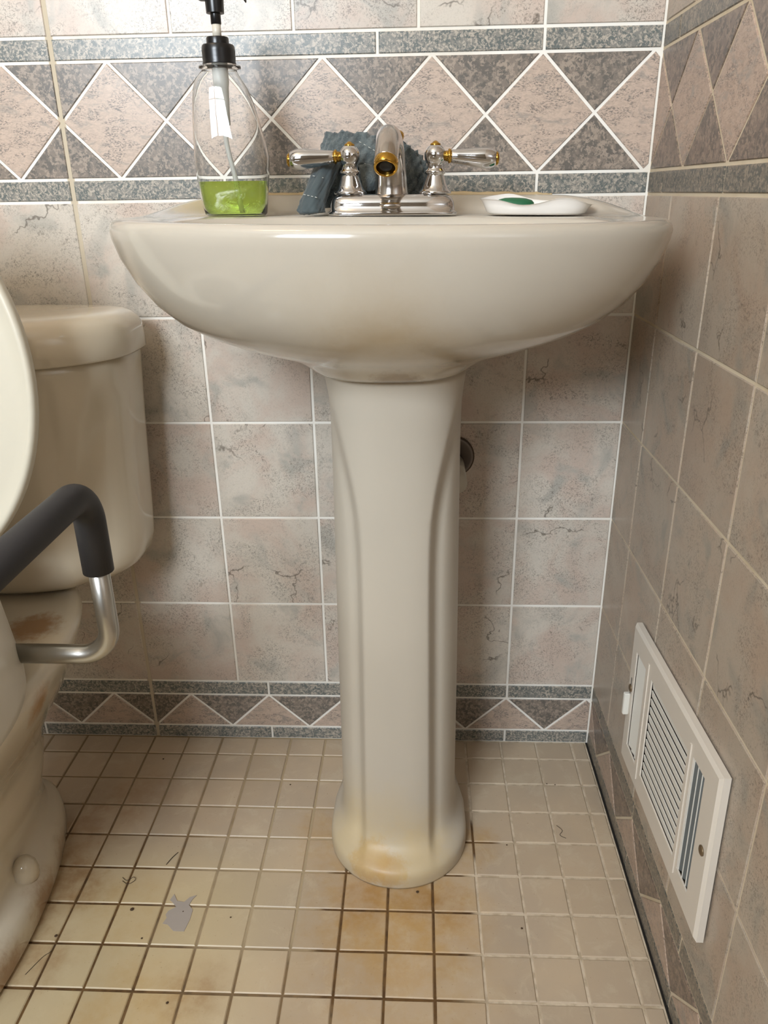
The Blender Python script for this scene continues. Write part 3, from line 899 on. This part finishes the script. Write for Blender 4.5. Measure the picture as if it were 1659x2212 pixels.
V, F = lathe([(0.0150, zb(1.0318)), (0.0182, zb(1.0318)), (0.0184, zb(1.0330)), (0.0178, zb(1.0345)), (0.0182, zb(1.0385)), (0.0180, zb(1.0400)), (0.0182, zb(1.0440)), (0.0178, zb(1.0490)), (0.0168, zb(1.0505)), (0.0122, zb(1.0508)), (0.0122, zb(1.0565)), (0.0116, zb(1.0578)), (0.004, zb(1.058))], (tx, 0, 0), 40)
pump = mesh_obj('pump_collar', V, F, BLACK, bot, angle=40)
V, F = lathe([(0.0048, zb(1.055)), (0.0048, zb(1.0722))], (tx, 0, 0), 20)
mesh_obj('pump_stem', V, F, WHITEP, bot)
head = lathe([(0.0052, zb(1.0700)), (0.0056, zb(1.0705)), (0.0056, zb(1.0795)), (0.0096, zb(1.0802)), (0.0100, zb(1.0920)), (0.0098, zb(1.0955)), (0.0085, zb(1.0985)), (0.002, zb(1.0995))], (tx, 0, 0), 32)
noz_rings = []
for x, zc_, hy, hz in [(-0.0168, 1.0940, 0.0035, 0.0015), (-0.0150, 1.0945, 0.0070, 0.0026), (-0.006, 1.0958, 0.0096, 0.0040), (0.006, 1.0966, 0.0096, 0.0044), (0.014, 1.0970, 0.0070, 0.0036), (0.024, 1.0972, 0.0052, 0.0030), (0.0315, 1.0955, 0.0046, 0.0034), (0.0335, 1.0935, 0.0040, 0.0042), (0.0345, 1.0930, 0.0030, 0.0036)]:
    noz_rings.append([Vector((tx+x, hy*sgnpow(math.cos(2*PI*k/20), 0.8), zb(zc_)+hz*sgnpow(math.sin(2*PI*k/20), 0.8))) for k in range(20)])
V, F = merge(head, loft(noz_rings))
mesh_obj('pump_head', V, F, BLACK, bot, angle=45)

# ------------------------------------------------------------------ soap dish and soap
DB = (-0.1620, -0.128, 0.8742)
dish = empty('soap_dish', DB, 'white wavy-rimmed soap dish on the right end of the sink deck', 'soap dish')
dish.rotation_euler = (0, 0.014, -0.05)
def dring(s, h, wave, N=72):
    out = []
    for k in range(N):
        t_ = 2*PI*k/N
        x = 0.0665*s*sgnpow(math.cos(t_), 2/2.7); y = 0.0400*s*sgnpow(math.sin(t_), 2/2.7)
        u = x/(0.0665*s)
        zf = ctable([(-1, 0.0175), (-0.7, 0.0165), (-0.35, 0.0115), (-0.05, 0.0125), (0.3, 0.0180), (0.55, 0.0178), (0.85, 0.0125), (1, 0.0110)], u)
        zbk = ctable([(-1, 0.0175), (-0.7, 0.0210), (-0.4, 0.0225), (0.0, 0.0165), (0.4, 0.0150), (0.75, 0.0150), (1, 0.0110)], u)
        zr = lerp(zf, zbk, sstep(-0.6, 0.6, y/(0.04*s)))
        out.append(Vector((x, y, lerp(h, zr, wave))))
    return out
rings = [dring(0.62, 0.0006, 0), dring(0.80, 0.0008, 0.0), dring(0.86, 0.0022, 0.05), dring(0.91, 0.006, 0.35), dring(0.955, 0.010, 0.72), dring(0.99, 0.013, 0.96), dring(1.0, 0.0135, 1.0), dring(0.992, 0.0145, 1.02),
         dring(0.965, 0.0135, 0.95), dring(0.90, 0.010, 0.55), dring(0.84, 0.0055, 0.12), dring(0.70, 0.0038, 0.0), dring(0.3, 0.0036, 0.0)]
V, F = loft(rings)
mesh_obj('dish_bowl', V, F, DISH, dish)
rings = [sring(0, 0, 0.0225*s, 0.0145*s, z, 2.4, 40) for s, z in [(0.6, 0.0), (0.85, 0.0010), (0.97, 0.0035), (1.0, 0.0065), (0.97, 0.0095), (0.85, 0.0120), (0.55, 0.0138), (0.2, 0.0143)]]
V, F = loft(rings)
soap = mesh_obj('soap_bar', V, F, SOAP, loc=(-0.186, -0.124, 0.8788))
soap.rotation_euler = (0.0, 0.03, 0.1)
tag(soap, 'dark green bar of soap lying in the white dish', 'soap')

# ------------------------------------------------------------------ toilet
TX = -0.910
TB = (TX, -0.30, 0.0)
toi = empty('toilet', TB, 'bone-coloured porcelain toilet with its tank against the tiled wall', 'toilet')
NTK = 120
def tank_contour(z, grow=0.0, crease=True):
    a = ctable([(0.385, 0.206), (0.45, 0.2125), (0.60, 0.2210), (0.705, 0.2280), (0.72, 0.2285)], z)+grow
    b = ctable([(0.385, 0.112), (0.45, 0.120), (0.70, 0.1330)], z)+grow
    P_ = ctable([(0.38, 0.150), (0.50, 0.153), (0.56, 0.160), (0.62, 0.178), (0.665, 0.202), (0.69, 0.225)], z)
    out = []
    for k in range(NTK):
        t_ = 2*PI*k/NTK
        s = math.sin(t_)
        x = a*sgnpow(math.cos(t_), 2/2.15)
        y = -0.088+(b*sgnpow(s, 2/2.15) if s < 0 else 0.074*sgnpow(s, 2/6.0))
        if crease and s < 0:
            m_ = 1-sstep(P_-0.010, P_+0.012, abs(x))
            y -= 0.0075*m_*sstep(0.0, -0.15, s)
            gq = (abs(x)-P_-0.014)/0.010
            y += 0.003*math.exp(-gq*gq)*sstep(0.0, -0.3, s)
        out.append(Vector((TX+x, y, z)))
    return out
def shrink(r, d, z):
    c = Vector((TX, -0.09, 0)); res = []
    for p in r:
        q = Vector((p.x, p.y, 0))-c
        q = c+q*(1-d/q.length); res.append(Vector((q.x, q.y, z)))
    return res
rings = []
for d, z in [(0.16, 0.3860), (0.09, 0.3862), (0.055, 0.3870), (0.036, 0.3895), (0.022, 0.3950), (0.011, 0.4040), (0.004, 0.4160), (0.0, 0.432)]:
    rings.append(shrink(tank_contour(max(z, 0.432)), d, z))
z = 0.455
while z < 0.716:
    rings.append(tank_contour(z)); z += 0.02
V, F = loft(rings)
reloc(mesh_obj('tank', V, F, TOI, toi), TB)
rings = []
def lid_ring(d, z):
    out = []
    for k in range(NTK):
        t_ = 2*PI*k/NTK; s = math.sin(t_)
        x = (0.2370-d)*sgnpow(math.cos(t_), 2/2.2)
        y = -0.092+((0.1440-d)*sgnpow(s, 2/2.2) if s < 0 else (0.082-d)*sgnpow(s, 2/6.0))
        out.append(Vector((TX+x, y, z)))
    return out
for d, z in [(0.03, 0.7095), (0.006, 0.7092), (0.002, 0.7100), (0.0, 0.7125), (0.0005, 0.730), (0.002, 0.743), (0.006, 0.7520), (0.013, 0.7590), (0.022, 0.7632), (0.034, 0.7652), (0.05, 0.7660), (0.075, 0.7664)]:
    rings.append(lid_ring(d, z))
V, F = loft(rings)
reloc(mesh_obj('tank_lid', V, F, TOI, toi), TB)
# bowl with rear shelf, foot and trapway bulges
NW = 96
bp = [  # z, half width, front y, back y, exponent
    (0.0006, 0.1040, -0.700, -0.148, 1.95), (0.006, 0.1060, -0.702, -0.146, 1.95), (0.022, 0.1050, -0.701, -0.147, 1.95), (0.034, 0.1020, -0.698, -0.150, 1.95), (0.042, 0.0950, -0.690, -0.157, 1.95), (0.047, 0.0850, -0.680, -0.166, 1.95),
    (0.052, 0.0740, -0.640, -0.172, 2.1), (0.070, 0.0660, -0.600, -0.178, 2.3), (0.100, 0.0690, -0.540, -0.180, 2.4), (0.130, 0.0790, -0.550, -0.172, 2.3), (0.160, 0.0840, -0.562, -0.165, 2.3), (0.185, 0.0850, -0.575, -0.158, 2.3),
    (0.205, 0.0900, -0.590, -0.145, 2.3), (0.240, 0.1080, -0.630, -0.125, 2.4), (0.280, 0.1320, -0.670, -0.110, 2.5), (0.320, 0.1530, -0.700, -0.100, 2.6), (0.350, 0.1640, -0.715, -0.095, 2.7), (0.368, 0.1680, -0.720, -0.092, 2.8),
    (0.378, 0.1670, -0.720, -0.092, 2.8), (0.384, 0.1620, -0.715, -0.097, 2.8), (0.3855, 0.152, -0.705, -0.107, 2.8)]
rings = []
for z, a, yf, yb, n in bp:
    rings.append(sring(TX, (yf+yb)/2, a, (yb-yf)/2, z, n, NW))
for s, z in [(0.80, 0.3855), (0.76, 0.375), (0.70, 0.33), (0.55, 0.27), (0.30, 0.24)]:
    rings.append(sring(TX, -0.49, 0.155*s, 0.22*s, z, 2.2, NW))
V, F = loft(rings)
reloc(mesh_obj('bowl', V, F, TOI, toi), TB)
for sx_ in (1, -1):
    V, F = lathe([(0.0185, 0.0), (0.0190, 0.004), (0.0182, 0.012), (0.0155, 0.0215), (0.0110, 0.0285), (0.005, 0.0322), (0.0, 0.033)], (0, 0, 0), 28)
    cp = mesh_obj('bolt_cap', V, F, TOI, toi)
    cp.location = (sx_*0.0745, -0.0490, 0.0435); cp.rotation_euler = (0.0, sx_*0.16, 0.0)

# ------------------------------------------------------------------ raised seat with arm
RB = (TX, -0.50, 0.3862)
ris = empty('raised_toilet_seat', RB, 'white raised toilet seat with open lid and padded side arm, on the toilet', 'raised toilet seat')
rings = []
for a, b, z in [(0.150, 0.180, 0.0006), (0.186, 0.214, 0.0006), (0.1895, 0.2175, 0.003), (0.1900, 0.2180, 0.014), (0.1860, 0.2140, 0.060), (0.1815, 0.2095, 0.105), (0.1780, 0.206, 0.118), (0.1700, 0.198, 0.1255), (0.158, 0.186, 0.1270), (0.140, 0.166, 0.1255), (0.128, 0.154, 0.120), (0.122, 0.148, 0.108), (0.115, 0.14, 0.0006)]:
    rings.append(sring(0, 0, a, b, z, 2.05, 96))
V, F = loft(rings, False, False)
F = list(F); n_ = 96; k0 = (len(rings)-1)*n_
for j in range(n_): F.append((k0+j, k0+(j+1) % n_, (j+1) % n_, j))
mesh_obj('riser_ring', V, F, WHITEP, ris)
# open lid leaning back towards the tank
def lid_disc(s, th, z_):
    out = []
    for k in range(96):
        t_ = 2*PI*k/96
        out.append(Vector((0.196*s*math.cos(t_), -th, 0.233*s*math.sin(t_)*(1.0 if math.sin(t_) > 0 else 1.0))))
    return out
rings = [lid_disc(0.94, -0.010, 0), lid_disc(0.985, -0.009, 0), lid_disc(1.0, -0.004, 0), lid_disc(1.0, 0.003, 0), lid_disc(0.992, 0.0065, 0), lid_disc(0.978, 0.0080, 0), lid_disc(0.960, 0.0072, 0), lid_disc(0.948, 0.0055, 0), lid_disc(0.90, 0.0050, 0), lid_disc(0.4, 0.0046, 0)]
V, F = loft(rings)
lid = mesh_obj('lid', V, F, LIDP, ris)
lid.location = (0, -0.300-RB[1], 0.7150-RB[2]); lid.rotation_euler = (-0.12, 0, 0)
# arm: aluminium tube with a foam sleeve
AY = -0.380
A0 = Vector((-0.762, AY, 0.4235)); 
pth = fillet([A0, (-0.6425, AY, 0.4235), (-0.6425, AY, 0.6235), (-0.6425, AY-0.045, 0.6245), (-0.6425, -0.80, 0.6245)], 0.036, 12)
# keep tube part up to the sleeve end
tub = [p for p in pth if not (p.z > 0.56)] + [Vector((-0.6425, AY, 0.56))]
V, F = tube(tub, 0.0112, 24)
reloc(mesh_obj('arm_tube', V, F, ALU, ris), RB)
fo = fillet([(-0.6425, AY, 0.5295), (-0.6425, AY, 0.6240), (-0.6425, -0.82, 0.6240)], 0.038, 14)
V, F = tube(fo, 0.0162, 28)
reloc(mesh_obj('foam_grip', V, F, FOAM, ris), RB)
V, F = lathe([(0.0, 0.0), (0.0125, 0.0), (0.0135, 0.002), (0.0135, 0.006)], (0, 0, 0), 24, 'X')

# ------------------------------------------------------------------ heating register on the right wall
VB = (-0.0012, -0.3705, 0.2745)
ven = empty('floor_register', VB, 'white steel air register with louvres, screwed to the right wall near the floor', 'vent')
ROT = math.radians(-2.6)
cr_, sr_ = math.cos(ROT), math.sin(ROT)
def vp(u, w, h):
    """u: along the wall towards the camera, w: up, h: out of the wall"""
    uu = u*cr_+w*sr_; ww = -u*sr_+w*cr_
    return (-h, -uu, ww)
VW, VH = 0.154, 0.104
holes = [(-0.132, -0.090, -0.072, 0.072), (-0.066, 0.070, -0.071, 0.072), (0.086, 0.120, -0.073, 0.076)]
uc = sorted(set([-VW+0.004, VW-0.004]+[h[0] for h in holes]+[h[1] for h in holes]))
H = 0.0105
V, F = [], []
def quad(a, b, c, d):
    k = len(V); V.extend([a, b, c, d]); F.append((k, k+1, k+2, k+3))
VI, HI = VW-0.004, VH-0.004
prev = -VI
for (u0, u1, w0, w1) in holes:
    quad(vp(prev, -HI, H), vp(u0, -HI, H), vp(u0, HI, H), vp(prev, HI, H))
    quad(vp(u0, -HI, H), vp(u1, -HI, H), vp(u1, w0, H), vp(u0, w0, H))
    quad(vp(u0, w1, H), vp(u1, w1, H), vp(u1, HI, H), vp(u0, HI, H))
    for (a, b) in [((u0, w0), (u1, w0)), ((u1, w0), (u1, w1)), ((u1, w1), (u0, w1)), ((u0, w1), (u0, w0))]:
        quad(vp(a[0], a[1], H), vp(b[0], b[1], H), vp(b[0], b[1], H-0.002), vp(a[0], a[1], H-0.002))
    prev = u1
quad(vp(prev, -HI, H), vp(VI, -HI, H), vp(VI, HI, H), vp(prev, HI, H))
cor_i = [(-VI, -HI), (VI, -HI), (VI, HI), (-VI, HI)]; cor_o = [(-VW, -VH), (VW, -VH), (VW, VH), (-VW, VH)]
for i in range(4):
    j = (i+1) % 4
    quad(vp(*cor_i[i], H), vp(*cor_i[j], H), vp(*cor_o[j], H-0.003), vp(*cor_o[i], H-0.003))
    quad(vp(*cor_o[i], H-0.003), vp(*cor_o[j], H-0.003), vp(*cor_o[j], 0.0005), vp(*cor_o[i], 0.0005))
plate = mesh_obj('face_plate', V, F, VENTM, ven, smooth=False)
def vbox(u0, u1, w0, w1, h0, h1, tilt_u=0.0, tilt_w=0.0, ch=0.0006):
    """thin blade, sheared in depth"""
    V, F = box(u0, u1, w0, w1, h0, h1, 0)
    um, wm = (u0+u1)/2, (w0+w1)/2
    return [vp(u, w, h+tilt_u*(u-um)+tilt_w*(w-wm)) for u, w, h in V], F
V, F = vbox(-0.138, 0.126, -0.082, 0.084, 0.0002, 0.0012)
mesh_obj('duct_shade_sheet', V, F, DARKV, ven, smooth=False)['label'] = 'black sheet standing in for the shaded duct behind the louvres'  # thin black sheet on the solid wall paints the duct's shade
nS = 12
for i in range(nS):
    w1 = 0.072-0.143*i/nS; w0 = w1-0.143/nS
    V, F = vbox(-0.0655, 0.0695, w0-0.0001, w1-0.0029, 0.0066, 0.0078, 0, 0.10)
    mesh_obj('slat', V, F, VENTS, ven, smooth=False)
for i in range(3):
    u0 = -0.132+0.014*i
    V, F = vbox(u0+0.0018, u0+0.0138, -0.0715, 0.0715, 0.0062, 0.0072, -0.16, 0)
    mesh_obj('slat', V, F, VENTS, ven, smooth=False)
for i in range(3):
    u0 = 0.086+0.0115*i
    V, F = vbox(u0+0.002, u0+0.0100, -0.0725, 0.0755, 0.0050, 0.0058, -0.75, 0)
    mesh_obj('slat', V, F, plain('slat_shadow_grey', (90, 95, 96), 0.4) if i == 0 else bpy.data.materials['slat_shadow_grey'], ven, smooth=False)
    V, F = vbox(u0+0.0012, u0+0.0024, -0.0725, 0.0755, 0.0078, 0.0092)
    mesh_obj('slat_edge', V, F, VENTS, ven, smooth=False)
for u in (-0.079, 0.078):
    V, F = vbox(u-0.0018, u+0.0018, -0.086, 0.086, H-0.0005, H+0.0014)
    mesh_obj('rib', V, F, VENTM, ven, smooth=False)
V, F = box(-0.0036, 0.0036, -0.0165, 0.0165, 0, 0.0085, 0.0012)
V = [vp(-0.1405+u, -0.012+w, H+h*(1-0.35*(1-abs(w)/0.0165))) for u, w, h in V]
mesh_obj('damper_lever', V, F, VENTS, ven, smooth=False)
V, F = vbox(-0.1415, -0.1395, 0.004, 0.028, H-0.0002, H+0.0002)
mesh_obj('lever_slot_shade', V, F, DARKV, ven, smooth=False)  # flat black strip on the plate, painting the shade inside a slot
V, F = lathe([(0.0055, 0), (0.0055, 0.0012), (0.004, 0.002), (0.0012, 0.0016)], (0, 0, 0), 20)
V = [vp(0.139+x, 0.003+y, H+z) for x, y, z in V]
mesh_obj('screw', V, F, plain('tarnished_screw', (128, 110, 86), 0.4, 0.7), ven)
V, F = lathe([(0.0055, 0), (0.0055, 0.0012), (0.004, 0.002), (0.0012, 0.0016)], (0, 0, 0), 20)
V = [vp(-0.1405+x, 0.012+y, H+z) for x, y, z in V]
mesh_obj('screw', V, F, bpy.data.materials['tarnished_screw'], ven)

# ------------------------------------------------------------------ small litter on the floor
RESIDPTS = [(-0.6373, -0.3358), (-0.6299, -0.3467), (-0.6199, -0.348), (-0.614, -0.3399), (-0.6053, -0.3364), (-0.6091, -0.3429), (-0.6119, -0.3525), (-0.6044, -0.36), (-0.6042, -0.3752), (-0.6071, -0.3931), (-0.6215, -0.3929), (-0.6323, -0.3835), (-0.6393, -0.3823), (-0.6363, -0.3732), (-0.6395, -0.3687), (-0.6374, -0.3626), (-0.6285, -0.3561), (-0.6362, -0.3485), (-0.6404, -0.3455)]
V = []; F = []
n_ = len(RESIDPTS)
V = [(x, y, 0.0003) for x, y in RESIDPTS]+[(x, y, 0.0010) for x, y in RESIDPTS]
F = [tuple(range(n_, 2*n_)), tuple(range(n_))]+[(i, (i+1) % n_, n_+(i+1) % n_, n_+i) for i in range(n_)]
rp = mesh_obj('residue_patch', V, F, RESID, smooth=False)
tag(rp, 'torn grey patch of residue stuck on the floor tiles between toilet and sink', 'residue')
def hair(pts, label, r=0.00035):
    V, F = tube(smooth_path(pts, 8), r, 6)
    tag(mesh_obj('hair_strand', V, F, HAIR), label, 'hair')
Z = 0.0011
hair([(-0.6640, -0.2860, Z), (-0.6590, -0.2740, Z+0.0006), (-0.6530, -0.2630, Z)], 'short straight dark hair on the floor above the grey patch', 0.0005)
hair([(-0.7180, -0.3160, Z), (-0.7080, -0.3210, Z), (-0.7000, -0.3150, Z+0.001), (-0.7040, -0.3090, Z), (-0.7120, -0.3150, Z), (-0.7200, -0.3100, Z)], 'small curled hair on the floor tile nearest the toilet foot')
hair([(-0.7700, -0.4180, Z), (-0.7720, -0.4280, Z), (-0.7790, -0.4360, Z), (-0.7900, -0.4600, Z)], 'long thin hair by the front of the toilet foot', 0.0003)
hair([(-0.085, -0.195, Z), (-0.078, -0.205, Z), (-0.083, -0.214, Z), (-0.075, -0.220, Z)], 'thin wavy hair on the pale floor tiles by the right wall', 0.0003)
parts = []
for (x, y, r) in [(-0.738, -0.062, 0.0016), (-0.508, -0.118, 0.0014), (-0.086, -0.105, 0.0012), (-0.073, -0.107, 0.0012), (-0.775, -0.405, 0.0022), (-0.6170, -0.363, 0.0012), (-0.55, -0.37, 0.0012), (-0.60, -0.49, 0.0018), (-0.298, -0.322, 0.0022), (-0.66, -0.405, 0.0014), (-0.688, -0.362, 0.0028), (-0.165, -0.235, 0.0012), (-0.16, -0.375, 0.0016)]:
    V, F = lathe([(r*0.6, 0.0), (r, r*0.3), (r*0.6, r*0.7), (0.0, r*0.8)], (x, y, 0.0004), 7)
    parts.append((V, F))
V, F = merge(*parts)
dd = mesh_obj('dirt_specks', V, F, DIRT, smooth=False); dd['kind'] = 'stuff'
tag(dd, 'scattered dark dirt specks on the floor tiles', 'dirt')
